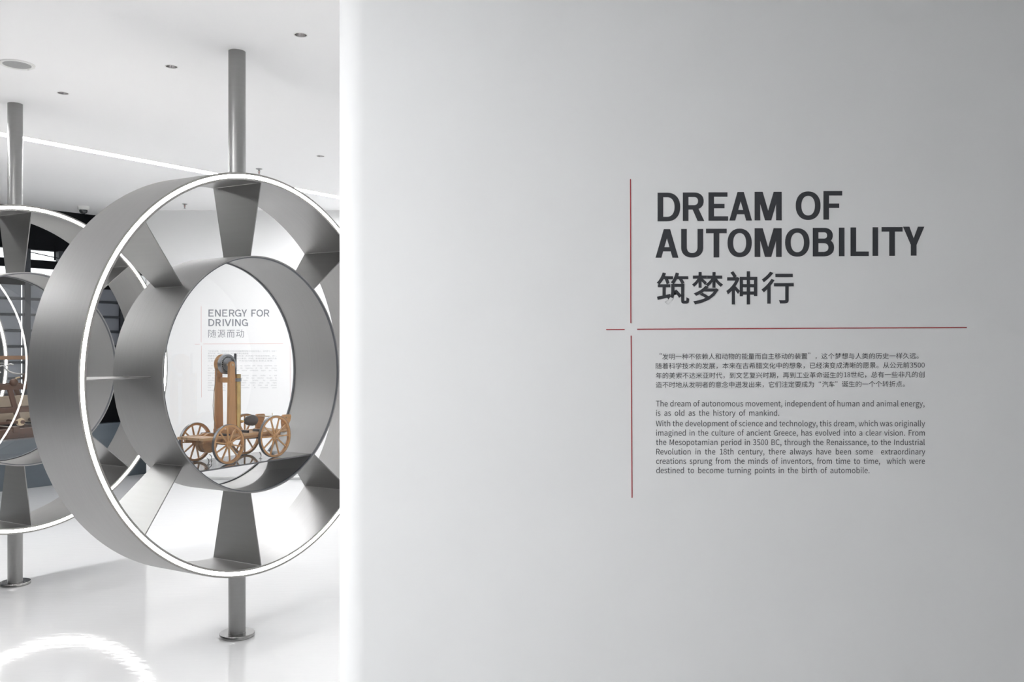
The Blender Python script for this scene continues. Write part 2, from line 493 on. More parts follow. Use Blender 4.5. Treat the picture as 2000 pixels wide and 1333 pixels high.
def make_wheel(label):
    w = empty('wheel_display', label, 'display case', group='steel wheel displays in a row')
    cz = (0, 0, ZC)
    # outer ring: a hollow looking channel with a groove in each face
    g0, g1, gd = R - 0.0105, R - G + 0.0105, 0.012
    prof = [(R, -D), (R, D), (g0, D), (g0, D - gd), (g1, D - gd), (g1, D), (R - G, D),
            (R - G, -D), (g1, -D), (g1, -D + gd), (g0, -D + gd), (g0, -D)]
    ring = obj('outer_ring', add_lathe(bmesh.new(), prof, 160, 'X', True, cz), M['steel'], w, True)
    ring.data.materials.append(M['rim'])
    for p in ring.data.polygons:
        if abs(p.normal.x) > 0.7 or (abs(p.center.x) > D - gd + 1e-4 and math.hypot(p.center.y, p.center.z - ZC) < R - 1e-3 and math.hypot(p.center.y, p.center.z - ZC) > R - G + 1e-3):
            p.material_index = 1
    for s in (1, -1):
        c0, c1 = g0 - 0.0005, g1 + 0.0005
        cm, hw = (c0 + c1) / 2, (c0 - c1) / 2
        pr = [(c1, s * (D - 0.010))]
        for k in range(7):
            a = PI * k / 6
            pr.append((cm - hw * math.cos(a), s * (D - 0.002 + 0.0045 * math.sin(a))))
        pr.append((c0, s * (D - 0.010)))
        t = obj('led_tube', add_lathe(bmesh.new(), pr, 160, 'X', True, cz), M['led'], ring, True)
    # inner ring
    ti = 0.007
    inner = obj('inner_ring', add_lathe(bmesh.new(), [(r, -E), (r, E), (r - ti, E), (r - ti, -E)], 128, 'X', True, cz), M['steel_inner'], w, True)
    for s in (1, -1):
        e0 = s * (E - 0.012); e1 = s * (E - 0.001)
        obj('seal', add_lathe(bmesh.new(), [(r - ti + 0.0005, e0), (r - ti + 0.0005, e1), (r - ti - 0.005, e1), (r - ti - 0.005, e0)], 128, 'X', True, cz), M['rubber'], inner, True)
        gb = bmesh.new()
        bmesh.ops.create_circle(gb, cap_ends=True, radius=r - ti - 0.004, segments=128, matrix=Matrix.Translation((s * (E - 0.006), 0, ZC)) @ Matrix.Rotation(PI / 2, 4, 'Y'))
        for f_ in gb.faces[:]:
            if f_.normal.x * s < 0: f_.normal_flip()
        me = bpy.data.meshes.new('glass_pane'); gb.to_mesh(me); gb.free()
        link('glass_pane', me, M['glass'], w)
    # eight tapered spokes
    ro, ri, th = R - G + 0.001, r - 0.001, 0.006
    sme = wme = None
    for k in range(8):
        if sme is None:
            b = bmesh.new()
            pts = [(-D + 0.002, ro), (D - 0.002, ro), (W2, ri), (-W2, ri)]
            add_prism(b, pts, -th / 2, th / 2, 'XZ')
            sp = obj('spoke', b, M['steel_plate'], w); sme = sp.data
        else:
            sp = link('spoke', sme, None, w)
        sp.location = cz; sp.rotation_euler = (PI / 4 * k, 0, 0)
        if wme is None:
            wb = bmesh.new()
            for s in (1, -1):
                add_rod(wb, (-D + 0.004, s * th / 2, ro - 0.0015), (D - 0.004, s * th / 2, ro - 0.0015), 0.0014, seg=6)
                add_rod(wb, (-W2, s * th / 2, ri + 0.0015), (W2, s * th / 2, ri + 0.0015), 0.0014, seg=6)
            wd = obj('weld_bead', wb, M['pale_metal'], sp); wd['kind'] = 'stuff'; wme = wd.data
        else:
            wd = link('weld_bead', wme, None, sp); wd['kind'] = 'stuff'
    # poles and floor plate
    obj('pole', add_rod(bmesh.new(), (0, 0, 0.02), (0, 0, ZC - R + 0.003), 0.0455, seg=48, cap=False), M['pole'], w, True)
    obj('pole', add_rod(bmesh.new(), (0, 0, ZC + R - 0.003), (0, 0, H), 0.0455, seg=48, cap=False), M['pole'], w, True)
    obj('base_plate', add_lathe(bmesh.new(), [(0, 0), (0.092, 0), (0.094, 0.002), (0.094, 0.018), (0.092, 0.021), (0.0, 0.021)], 64), M['base'], w, True)
    return w

def add_shelf(w, z):
    hc = math.sqrt((r - 0.008) ** 2 - (ZC - z) ** 2)
    sh = bmesh.new()
    add_box(sh, (0, 0, z - 0.004), (2 * (E - 0.014), 2 * hc - 0.004, 0.008))
    obj('shelf', sh, M['shelf'], w)

WP = [(-1.50501, 4.83699), (-3.307, 5.883), (-5.115, 6.929), (0.297, 3.8), ]
w0 = make_wheel('large brushed steel wheel display with LED rim holding the model cart')
w1 = copy_tree(w0); w1['label'] = 'brushed steel wheel display on the left holding the dark wooden machine'
w2 = copy_tree(w0); w2['label'] = 'farthest steel wheel display, its LED rim glimpsed through the left one'
w0.location = (WP[0][0], WP[0][1], 0); w1.location = (WP[1][0], WP[1][1], 0); w2.location = (WP[2][0], WP[2][1], 0)
for w in (w0, w1, w2): w.rotation_euler = (0, 0, NA)
SZ = 0.965
add_shelf(w0, SZ); add_shelf(w1, 0.985); add_shelf(w2, 0.985)

# ------------------------------------------------------------------ the wooden cart on the near shelf
cart = empty('model_cart', 'small wooden four-wheeled cart model with tower, brass cylinder and leather bulb', 'model', (WP[0][0], WP[0][1], SZ), NA)
def Z(z): return z - SZ
def cart_wheel(n, t, zc, rad, out, phase=0.0):
    """n: axial position of the wheel plane, out=+1 outward is +x"""
    wb = add_lathe(bmesh.new(), [(rad - 0.002, -0.008), (rad - 0.002, 0.008), (rad - 0.0135, 0.008), (rad - 0.0135, -0.008)], 48, 'X', True)
    wh = obj('wheel', wb, M['wood'], cart, True)
    wh.location = (n, t, zc)
    obj('tyre', add_lathe(bmesh.new(), [(rad, -0.0085), (rad, 0.0085), (rad - 0.002, 0.0085), (rad - 0.002, -0.0085)], 48, 'X', True), M['iron'], wh, True)
    o = out
    obj('hub', add_lathe(bmesh.new(), [(0.0, -0.014 * o), (0.010, -0.014 * o), (0.0175, -0.006 * o), (0.0175, 0.008 * o), (0.013, 0.010 * o), (0.0125, 0.016 * o), (0.008, 0.017 * o), (0.0075, 0.026 * o), (0.0, 0.026 * o)], 28, 'X'), M['wood_end'], wh, True)
    sm = None
    for k in range(10):
        if sm is None:
            b = bmesh.new()
            add_prism(b, [(-0.0042, 0.012), (0.0042, 0.012), (0.0032, rad - 0.012), (-0.0032, rad - 0.012)], -0.0035, 0.0035, 'YZ')
            s_ = obj('spoke', b, M['wood_end'], wh); sm = s_.data
        else:
            s_ = link('spoke', sm, None, wh)
        s_.rotation_euler = (phase + 2 * PI * k / 10, 0, 0)
    return wh
RS, RL = 0.105, 0.1175
cart_wheel(0.100, -0.152, RS, RS, 1, 0.1)
cart_wheel(0.103, 0.180, RL, RL, 1, 0.3)
cart_wheel(-0.142, -0.160, RS, RS, -1, 0.25)
cart_wheel(-0.142, 0.190, RL, RL, -1, 0.0)
obj('axle', add_rod(bmesh.new(), (-0.15, -0.155, RS), (0.115, -0.152, RS), 0.006, seg=12), M['wood'], cart, True)
obj('axle', add_rod(bmesh.new(), (-0.15, 0.187, RL), (0.12, 0.181, RL), 0.006, seg=12), M['wood'], cart, True)
# deck of planks
zt = Z(1.112)
for i, (a, b, ta, tb) in enumerate([(-0.112, -0.080, -0.305, 0.30), (-0.079, -0.045, -0.302, -0.20), (-0.044, 0.008, -0.300, -0.20), (0.009, 0.042, -0.302, -0.20), (0.043, 0.078, -0.300, 0.30)]):
    obj('plank', box(((a + b) / 2, (ta + tb) / 2, zt - 0.007), (b - a, tb - ta, 0.014), bevel=0.0015), M['wood_deck'], cart)
obj('plank', box((-0.018, -0.135, zt + 0.004), (0.19, 0.03, 0.010), bevel=0.0015), M['dark_iron'], cart)['label'] = 'black cross bar'
obj('plank', box((-0.018, 0.05, zt - 0.007), (0.115, 0.20, 0.0138), bevel=0.0015), M['wood_deck'], cart)
obj('plank', box((-0.018, 0.235, zt - 0.007), (0.115, 0.13, 0.0138), bevel=0.0015), M['wood_deck'], cart)
for n_ in (-0.085, 0.05):
    obj('rail', box((n_, -0.005, zt - 0.022), (0.014, 0.55, 0.016), bevel=0.001), M['wood'], cart)
obj('bolster', box((-0.018, -0.155, RS + 0.012), (0.18, 0.022, 0.02), bevel=0.002), M['wood'], cart)
obj('bolster', box((-0.018, 0.183, RL + 0.010), (0.18, 0.022, 0.018), bevel=0.002), M['wood'], cart)
# wooden drum beneath the front deck
obj('drum', add_lathe(bmesh.new(), [(0, -0.055), (0.052, -0.055), (0.052, -0.038), (0.046, -0.036), (0.046, -0.022), (0.052, -0.020), (0.052, -0.006), (0, -0.006)], 40, 'X', origin=(-0.005, -0.176, Z(1.073))), M['wood'], cart, True)
# tower of two posts
def post(n, z0, z1, w0_, w1_, m):
    b = bmesh.new()
    pts = [(-w0_ / 2, z0), (w0_ / 2, z0), (w1_ / 2, z1)]
    for k in range(1, 8):
        a = PI * k / 8
        pts.append((w1_ / 2 * math.cos(a), z1 + w1_ / 2 * math.sin(a)))
    pts.append((-w1_ / 2, z1))
    add_prism(b, pts, -0.008, 0.008, 'YZ')
    return obj('post', b, m, cart, loc=(n, -0.088, 0))
post(0.052, Z(1.100), Z(1.488), 0.052, 0.036, M['wood_post'])
post(-0.045, Z(1.100), Z(1.488), 0.052, 0.036, M['wood_post'])
obj('cross_tie', box((0.003, -0.088, Z(1.405)), (0.118, 0.018, 0.028), bevel=0.001), M['wood_post'], cart)
obj('cross_tie', box((0.003, -0.088, Z(1.128)), (0.10, 0.07, 0.030), bevel=0.001), M['wood_post'], cart)
obj('shaft', add_rod(bmesh.new(), (-0.065, -0.088, Z(1.487)), (0.064, -0.088, Z(1.487)), 0.006, seg=14), M['pale_wood'], cart, True)
# ratchet disc and wooden pulley on the shaft
zg = Z(1.490)
gw = obj('ratchet_wheel', add_lathe(bmesh.new(), [(0.0, 0.022), (0.034, 0.022), (0.034, 0.024), (0.045, 0.024), (0.045, 0.030), (0.053, 0.030), (0.054, 0.022), (0.054, 0.006), (0.0, 0.006)], 56, 'X'), M['gear'], cart, True)
gw.location = (0, -0.088, zg)
tb_ = bmesh.new()
for k in range(24):
    a = 2 * PI * k / 24
    add_box(tb_, (0.0265, 0.0385 * math.cos(a), 0.0385 * math.sin(a)), (0.004, 0.004, 0.0055), Matrix.Rotation(a + 0.35, 4, 'X'))
obj('teeth', tb_, M['dark_iron'], gw)
obj('pulley', add_lathe(bmesh.new(), [(0.0, 0.003), (0.051, 0.003), (0.053, 0.0), (0.046, -0.008), (0.053, -0.016), (0.053, -0.022), (0.050, -0.025), (0.0, -0.025)], 56, 'X', origin=(0, -0.088, zg)), M['wood'], cart, True)
obj('cord', add_tube(bmesh.new(), [(-0.008, -0.130, Z(1.470)), (-0.010, -0.138, Z(1.42)), (-0.012, -0.150, Z(1.34)), (-0.012, -0.156, Z(1.27)), (-0.010, -0.152, Z(1.20)), (-0.006, -0.140, Z(1.13)), (-0.004, -0.13, Z(1.085))], 0.0017, 6), M['cord'], cart, True)
# brass cylinder with collar, piston rod
obj('cylinder', add_lathe(bmesh.new(), [(0, Z(1.104)), (0.0205, Z(1.104)), (0.0205, Z(1.434)), (0.0175, Z(1.434)), (0.0175, Z(1.425)), (0.0, Z(1.425))], 32, 'Z', origin=(0.0, 0.0, 0)), M['brass'], cart, True)
obj('collar', add_lathe(bmesh.new(), [(0.0207, Z(1.394)), (0.0232, Z(1.394)), (0.0232, Z(1.412)), (0.0207, Z(1.412))], 32, 'Z', True, (0.0, 0.0, 0)), M['gear'], cart, True)
obj('collar_bolt', add_rod(bmesh.new(), (0.02, -0.020, Z(1.403)), (0.034, -0.028, Z(1.403)), 0.003, seg=8), M['gear'], cart, True)
rb = bmesh.new()
add_box(rb, (0.0, -0.012, Z(1.435)), (0.006, 0.012, 0.225))
for k in range(30): add_box(rb, (0.0, -0.0195, Z(1.335) + 0.007 * k), (0.006, 0.003, 0.0035))
obj('rack_rod', rb, M['dark_iron'], cart)
obj('nozzle', add_lathe(bmesh.new(), [(0, 0), (0.005, 0), (0.005, 0.012), (0.008, 0.013), (0.008, 0.020), (0.005, 0.021), (0.0045, 0.035), (0, 0.035)], 16, 'Y', origin=(0.0, 0.018, Z(1.172))), M['brass'], cart, True)
bl = [(0.0, 0.0), (0.0055, 0.001)] + [(0.0, 0.0)] * 0
for k in range(1, 15):
    a = PI * k / 15
    bl.append((0.036 * math.sin(a) ** 0.9 * (0.62 + 0.38 * (k / 15)) * (1.06 if k > 8 else 1.0), 0.046 - 0.046 * math.cos(a)))
bl.append((0.0, 0.093))
obj('bulb', add_lathe(bmesh.new(), bl, 32, 'Y', origin=(0.0, 0.052, Z(1.173))), M['leather'], cart, True)
# steering handle brackets with a rod between them
def bracket(n, t, z, m=M['wood']):
    pts = [(-0.022, -0.055), (-0.004, -0.055), (0.014, -0.020), (0.034, 0.012), (0.040, 0.034), (0.034, 0.044), (-0.018, 0.046), (-0.030, 0.038), (-0.032, 0.0)]
    b = add_prism(bmesh.new(), pts, -0.006, 0.006, 'YZ')
    return obj('bracket', b, m, cart, loc=(n, t, z))
bracket(-0.100, 0.262, Z(1.150)); bracket(0.070, 0.298, Z(1.150))
obj('handle_rod', add_rod(bmesh.new(), (-0.112, 0.240, Z(1.185)), (0.082, 0.297, Z(1.180)), 0.0035, seg=10), M['pale_wood'], cart, True)
obj('handle_rod', add_rod(bmesh.new(), (-0.02, 0.285, Z(1.20)), (0.02, 0.245, Z(1.165)), 0.0022, seg=8), M['pale_wood'], cart, True)
obj('link_bar', add_rod(bmesh.new(), (0.03, -0.06, Z(1.083)), (0.03, 0.16, Z(1.075)), 0.004, seg=8), M['dark_iron'], cart, True)
for t_ in (0.035, 0.12): obj('clamp', box((0.025, t_, zt + 0.006), (0.05, 0.012, 0.014), bevel=0.001), M['dark_iron'], cart)
for n_, t_ in ((0.075, 0.10), (-0.09, -0.10), (0.07, -0.07), (0.02, -0.215)):
    b = bmesh.new()
    add_rod(b, (n_, t_, 0.0), (n_, t_, 0.002), 0.009, seg=14)
    add_tube(b, [(n_, t_, 0.0015), (n_, t_ + 0.004, 0.018), (n_ + 0.004, t_ - 0.004, 0.03), (n_, t_ - 0.012, 0.036)], 0.0022, 8)
    obj('support_foot', b, M['chrome'], cart, True)

# ------------------------------------------------------------------ the dark machine in the left wheel
mach = empty('wooden_machine_model', 'dark walnut machine model with turned hubs, pale boards and thin metal gears', 'model', (WP[1][0], WP[1][1], 0.985), NA)
B0 = 0.985
def MZ(z): return z - B0
def mbox(name, c, s, m, rot=None, bevel=0.002): return obj(name, box(c, s, rot, bevel), m, mach)
for n_ in (-0.085, 0.085):
    mbox('base_beam', (n_, -0.03, 0.030), (0.045, 0.54, 0.06), M['walnut'])
for t_ in (-0.26, -0.06, 0.12, 0.205):
    mbox('cross_beam', (0, t_, 0.055), (0.24, 0.04, 0.034), M['walnut'])
for n_ in (-0.105, 0.105):
    mbox('mid_beam', (n_, -0.03, 0.185), (0.016, 0.50, 0.035), M['walnut'])
for z_, n_ in ((0.125, 0.0), (0.235, 0.0)):
    mbox('board', (n_ - 0.03, -0.05, z_), (0.012, 0.46, 0.072), M['beige'])
for n_ in (-0.10, 0.10):
    for t0, t1 in ((-0.10, -0.035), (-0.25, -0.19), (0.06, 0.125)):
        a = Vector((n_, t0, 0.335)); b = Vector((n_, t1, 0.10))
        ang = math.atan2(b.y - a.y, a.z - b.z)
        mbox('strut', tuple((a + b) / 2), (0.018, 0.030, (a - b).length), M['walnut'], Matrix.Rotation(ang, 4, 'X'))
    mbox('top_rail', (n_, -0.08, 0.335), (0.022, 0.36, 0.036), M['walnut'])
    obj('knob', add_lathe(bmesh.new(), [(0, -0.026)] + [(0.026 * math.sin(PI * k / 10), -0.026 * math.cos(PI * k / 10)) for k in range(1, 10)] + [(0, 0.026)], 24, 'X', origin=(n_ * 1.1, -0.075, 0.365)), M['walnut'], mach, True)
for t_ in (-0.035, 0.115):
    obj('axle', add_rod(bmesh.new(), (-0.15, t_, 0.105), (0.15, t_, 0.105), 0.012, seg=16), M['walnut'], mach, True)
    for n_ in (0.118, -0.118):
        obj('hub', add_lathe(bmesh.new(), [(0, -0.02), (0.022, -0.02), (0.026, -0.012), (0.021, -0.005), (0.026, 0.003), (0.024, 0.012), (0.012, 0.018), (0, 0.018)], 28, 'X', origin=(n_, t_, 0.105)), M['pale_wood'], mach, True)
obj('long_rod', add_rod(bmesh.new(), (0.12, -0.28, 0.105), (0.12, -0.05, 0.105), 0.010, seg=14), M['walnut'], mach, True)
wl = bmesh.new()
add_lathe(wl, [(0.055, -0.010), (0.055, 0.010), (0.040, 0.010), (0.040, -0.010)], 40, 'X', True, (0.06, 0.075, 0.385))
obj('hand_wheel', wl, M['walnut'], mach, True)
for k in range(3):
    mbox('wheel_arm', (0.06, 0.075, 0.385), (0.010, 0.016, 0.085), M['walnut'], Matrix.Rotation(PI / 3 * k + 0.4, 4, 'X'))
obj('wheel_boss', add_rod(bmesh.new(), (0.03, 0.075, 0.385), (0.10, 0.075, 0.385), 0.016, 0.012, 16), M['pale_wood'], mach, True)
# upright frame with a high rail and thin metal wheels
for t_ in (-0.30, 0.265):
    mbox('upright', (-0.02, t_, 0.28), (0.022, 0.022, 0.52), M['walnut'])
mbox('high_rail', (-0.02, -0.02, 0.525), (0.022, 0.60, 0.026), M['rail_wood'])
def toothed(n, t, z, rad, arms, m):
    b = bmesh.new()
    add_lathe(b, [(rad, -0.004), (rad, 0.004), (rad - 0.014, 0.004), (rad - 0.014, -0.004)], 32, 'X', True)
    add_lathe(b, [(0.014, -0.005), (0.014, 0.005), (0.006, 0.005), (0.006, -0.005)], 16, 'X', True)
    for k in range(arms):
        a = 2 * PI * k / arms
        add_box(b, (0, (rad - 0.008) / 2 * math.cos(a), (rad - 0.008) / 2 * math.sin(a)), (0.005, rad - 0.014, 0.007), Matrix.Rotation(a, 4, 'X'))
        add_box(b, (0, (rad + 0.008) * math.cos(a + 0.3), (rad + 0.008) * math.sin(a + 0.3)), (0.006, 0.022, 0.009), Matrix.Rotation(a + 0.3, 4, 'X'))
    return obj('metal_gear', b, m, mach, loc=(n, t, z))
toothed(0.02, -0.145, 0.462, 0.030, 6, M['pale_metal'])
toothed(0.0, -0.26, 0.45, 0.04, 6, M['pale_metal'])
arm = [(0.02, -0.088, 0.475), (0.02, -0.075, 0.452), (0.02, -0.05, 0.432), (0.02, -0.01, 0.42), (0.02, 0.05, 0.412), (0.02, 0.12, 0.414)]
obj('curved_arm', add_tube(bmesh.new(), arm, 0.006, 8), M['pale_metal'], mach, True)
obj('curved_arm', add_tube(bmesh.new(), [(0.02, -0.025, 0.478), (0.02, -0.05, 0.484), (0.02, -0.078, 0.470), (0.02, -0.076, 0.444), (0.02, -0.055, 0.438)], 0.005, 8), M['pale_metal'], mach, True)
obj('curved_arm', add_tube(bmesh.new(), [(0.03, 0.012, 0.395), (0.03, -0.012, 0.39), (0.03, -0.015, 0.36), (0.03, -0.035, 0.33), (0.03, -0.06, 0.32)], 0.006, 8), M['pale_wood'], mach, True)
obj('thin_shaft', add_rod(bmesh.new(), (0.02, -0.15, 0.475), (0.02, -0.08, 0.475), 0.003, seg=8), M['pale_metal'], mach, True)

# ------------------------------------------------------------------ lettering
FONT = None
try:
    import os
    FONT = bpy.data.fonts.load(os.path.join(bpy.utils.system_resource('DATAFILES'), 'fonts', 'Noto Sans CJK Regular.woff2'))
except Exception as ex:
    print('builtin font', ex)
def text_mesh(body, offset=0.0, space_word=1.0, space_char=1.0, extrude=0.0, latin=False, space_line=1.0):
    c = bpy.data.curves.new('t', 'FONT'); c.body = body; c.size = 1.0
    if FONT and latin: c.font = FONT
    c.space_line = space_line
    c.offset = offset; c.space_word = space_word; c.space_character = space_char
    c.resolution_u = 4
    c.fill_mode = 'BOTH' if extrude else 'FRONT'
    c.extrude = extrude
    o = bpy.data.objects.new('t', c); COL.objects.link(o)
    d = bpy.context.evaluated_depsgraph_get()
    me = bpy.data.meshes.new_from_object(o.evaluated_get(d))
    bpy.data.objects.remove(o); bpy.data.curves.remove(c)
    me.materials.clear()
    xs = [v.co.x for v in me.vertices]; ys = [v.co.y for v in me.vertices]
    return me, (min(xs), max(xs), min(ys), max(ys))

CAP = {}
def cap_of(ch, off):
    k = (ch, off)
    if k not in CAP:
        me, bb = text_mesh(ch, off); CAP[k] = bb; bpy.data.meshes.remove(me)
    return CAP[k]

def place(name, me, m, parent, ox, oz, sx, sz, srcx, srcz, y, shear=0.0):
    """text (x,y) -> wall (x,z) facing the camera"""
    for v in me.vertices:
        v.co.z *= 0.06
        x = ox + (v.co.x - srcx) * sx; z = oz + (v.co.y - srcz) * sz + shear * (v.co.x - srcx) * sx
        v.co = Vector((x, y - v.co.z, z))
    me.name = name
    return link(name, me, m, parent)

class Wall:
    """metres on a wall that faces the camera, from measured sign positions"""
    def __init__(s, y, ppm): s.y = y; s.k = ppm
    def X(s, u): return (u - 1000.0) / s.k
    def Zz(s, v): return EYE - (v - 676.1) / s.k

NW = Wall(2.62, 1726.2 / 2.62)
FW = Wall(10.5, 1726.2 / 10.5)

def glyph(ch, W, H_, s, b):
    """capital letter as a list of polygons in a W x H_ box, stem s, bar b"""
    P = []
    def add(p, new=True):
        if new or not P: g[0] += 1
        P.append((g[0], p))
    g = [0]
    def q(x0_, y0_, x1_, y1_): add([(x0_, y0_), (x1_, y0_), (x1_, y1_), (x0_, y1_)])
    def arc(cx, cy, rx, ry, a0, a1, n=18, e=2.25):
        def pt(rx, ry, a):
            c, t = math.cos(a), math.sin(a)
            return (cx + rx * math.copysign(abs(c) ** (2 / e), c), cy + ry * math.copysign(abs(t) ** (2 / e), t))
        for k in range(n):
            u = a0 + (a1 - a0) * k / n; v = a0 + (a1 - a0) * (k + 1) / n
            add([pt(rx, ry, u), pt(rx, ry, v), pt(rx - s, ry - b, v), pt(rx - s, ry - b, u)], k == 0)
    def slant(xb0, xb1, xt0, xt1, y0_=0.0, y1_=None):
        add([(xb0, y0_), (xb1, y0_), (xt1, H_ if y1_ is None else y1_), (xt0, H_ if y1_ is None else y1_)])
    def bowl(y0_, y1_, cx, x1_):
        q(s * .9, y0_, cx, y0_ + b); q(s * .9, y1_ - b, cx, y1_)
        arc(cx, (y0_ + y1_) / 2, x1_ - cx, (y1_ - y0_) / 2, -PI / 2, PI / 2)
    h = PI / 2
    if ch in 'EFLDRBI': q(0, 0, s if ch != 'I' else W, H_)
    if ch == 'E': q(s * .9, 0, W, b); q(s * .9, H_ - b, W * .97, H_); q(s * .9, .5 * H_ - b * .4, W * .82, .5 * H_ + b * .6)
    if ch == 'F': q(s * .9, H_ - b, W, H_); q(s * .9, .47 * H_ - b * .4, W * .84, .47 * H_ + b * .6)
    if ch == 'L': q(s * .9, 0, W, b)
    if ch == 'T': q(0, H_ - b, W, H_); q(W / 2 - s / 2, 0, W / 2 + s / 2, H_)
    if ch == 'D': bowl(0, H_, W * .42, W)
    if ch == 'O': arc(W / 2, H_ / 2, W / 2, H_ / 2, 0, 2 * PI, 44, 2.2)
    if ch == 'R':
        bowl(H_ * .40, H_, W * .52, W * .97)
        slant(W - s * 1.18, W, W * .42, W * .42 + s * 1.1, 0, H_ * .46)
    if ch == 'B':
        bowl(H_ * .465, H_, W * .52, W * .94); bowl(0, H_ * .465 + b, W * .50, W)
    if ch == 'U':
        q(0, H_ * .36, s, H_); q(W - s, H_ * .36, W, H_); arc(W / 2, H_ * .36, W / 2, H_ * .36, PI, 2 * PI, 22)
    if ch == 'A':
        t = s * 1.03
        slant(0, t, W / 2 - t * .54, W / 2 + t * .46); slant(W - t, W, W / 2 - t * .46, W / 2 + t * .54)
        q(W * .23, H_ * .22, W * .77, H_ * .22 + b * .95)
    if ch == 'V':
        t = s * 1.12
        slant(W / 2 - t * .54, W / 2 + t * .46, 0, t); slant(W / 2 - t * .46, W / 2 + t * .54, W - t, W)
    if ch == 'M':
        q(0, 0, s, H_); q(W - s, 0, W, H_)
        slant(W / 2 - s * .55, W / 2 + s * .5, s * .35, s * 1.42); slant(W / 2 - s * .5, W / 2 + s * .55, W - s * 1.42, W - s * .35)
    if ch == 'N':
        q(0, 0, s, H_); q(W - s, 0, W, H_); slant(W - s * 1.2, W, 0, s * 1.2)
    if ch == 'Y':
        q(W / 2 - s / 2, 0, W / 2 + s / 2, H_ * .45)
        slant(W / 2 - s / 2, W / 2 + s * .42, 0, s * 1.12, H_ * .37); slant(W / 2 - s * .42, W / 2 + s / 2, W - s * 1.12, W, H_ * .37)
    if ch == 'G':
        arc(W * .52, H_ / 2, W * .52, H_ / 2, PI * .22, PI * 1.72, 34, 2.2)
        q(W - s, 0, W, H_ * .5); q(W * .55, H_ * .5 - b, W, H_ * .5)
    return P

def heading(wall, root, words, stem, bar, m, ypos):
    """stem and bar are fractions of the capital height"""
    for ch, u0, u1, vt, vb in words:
        W, Hh = (u1 - u0) / wall.k, (vb - vt) / wall.k
        bm = bmesh.new()
        ox, oz = wall.X(u0), wall.Zz(vb)
        for gi, poly in glyph(ch, W, Hh, stem * Hh, bar * Hh):
            bm.faces.new([bm.verts.new((ox + x, ypos - 0.00004 * gi, oz + z)) for x, z in poly])
        bmesh.ops.remove_doubles(bm, verts=bm.verts, dist=1e-6)
        bm.normal_update()
        for f_ in bm.faces:
            if f_.normal.y > 0: f_.normal_flip()
        me = bpy.data.meshes.new('letter'); bm.to_mesh(me); bm.free()
        link('letter', me, m, root)

def cjk(wall, root, chars, off, m, ypos):
    for ch, u0, u1, vt, vb in chars:
        me, bb = text_mesh(ch, off, extrude=0.0075)
        sx = (wall.X(u1) - wall.X(u0)) / (bb[1] - bb[0]); sz = (wall.Zz(vt) - wall.Zz(vb)) / (bb[3] - bb[2])
        place('character', me, m, root, wall.X(u0), wall.Zz(vt) , sx, sz, bb[0], bb[3], ypos)

LATIN = {}
def latin_rows(bodies):
    """all Latin lines set in one go, once with normal and once with double word spaces"""
    me, bb = text_mesh('H', latin=True); cap = bb[3] - bb[2]; bpy.data.meshes.remove(me)
    LATIN['cap'] = cap
    rows = ['H'] + bodies + ['H']
    ms = []
    for sw in (1.0, 2.0):
        me, bb = text_mesh('\n'.join(rows), space_word=sw, latin=True, space_line=3.0)
        pitch = (bb[3] - cap - bb[2]) / (len(rows) - 1)
        y0 = bb[3] - cap
        ms.append(([v.co.copy() for v in me.vertices], [tuple(p.vertices) for p in me.polygons], pitch, y0))
        bpy.data.meshes.remove(me)
    (va, fa_, pitch, y0), (vb_, _, _, _) = ms
    row = [int(round((y0 - v.y + cap * 0.4) / pitch)) for v in va]
    for i, b in enumerate(rows):
        if i in (0, len(rows) - 1): continue
        ids = [k for k in range(len(va)) if row[k] == i]
        mp = {k: n for n, k in enumerate(ids)}
        base = y0 - i * pitch
        LATIN[b] = ([(va[k].x, va[k].y - base) for k in ids], [(vb_[k].x, vb_[k].y - base) for k in ids],
                    [tuple(mp[q] for q in f) for f in fa_ if row[f[0]] == i])

def line_en(wall, root, body, u0, u1, vbase, capv, m, ypos, justify=True, xs=0.915):
    A, B, F = LATIN[body]
    sz = (capv / wall.k) / LATIN['cap']
    W = (u1 - u0) / wall.k
    wa = max(p[0] for p in A) - min(p[0] for p in A); wb = max(p[0] for p in B) - min(p[0] for p in B)
    t = 0.0
    if justify and wb > wa + 1e-4:
        t = max(-0.25, (W / (xs * sz) - wa) / (wb - wa))
    P = [(a[0] + (b[0] - a[0]) * t, a[1]) for a, b in zip(A, B)]
    x0_ = min(p[0] for p in P); sx = W / (max(p[0] for p in P) - x0_)
    me = bpy.data.meshes.new('text_line')
    me.from_pydata([(wall.X(u0) + (x - x0_) * sx, ypos, wall.Zz(vbase) + y * sz) for x, y in P], [], F)
    return link('text_line', me, m, root)

def line_cn(wall, root, body, u0, u1, vc, hgt, off, m, ypos, shear=0.0):
    me, bb = text_mesh(body, off)
    ref = cap_of('\u56fd', off)
    sz = (hgt / wall.k) / (ref[3] - ref[2])
    sx = ((u1 - u0) / wall.k) / (bb[1] - bb[0])
    return place('text_line', me, m, root, wall.X(u0), wall.Zz(vc), sx, sz, bb[0], (ref[2] + ref[3]) / 2, ypos, shear)

def line_red(wall, root, u0, v0_, u1, v1_, wpx, m):
    p = Vector((wall.X(u0), 0, wall.Zz(v0_))); q = Vector((wall.X(u1), 0, wall.Zz(v1_)))
    d = q - p; L = d.length
    ang = math.atan2(d.z, d.x)
    c = (p + q) / 2
    b = box((c.x, wall.y - 0.0006, c.z), (L, 0.001, wpx / wall.k), Matrix.Rotation(-ang, 4, 'Y'))
    return obj('red_line', b, m, root)

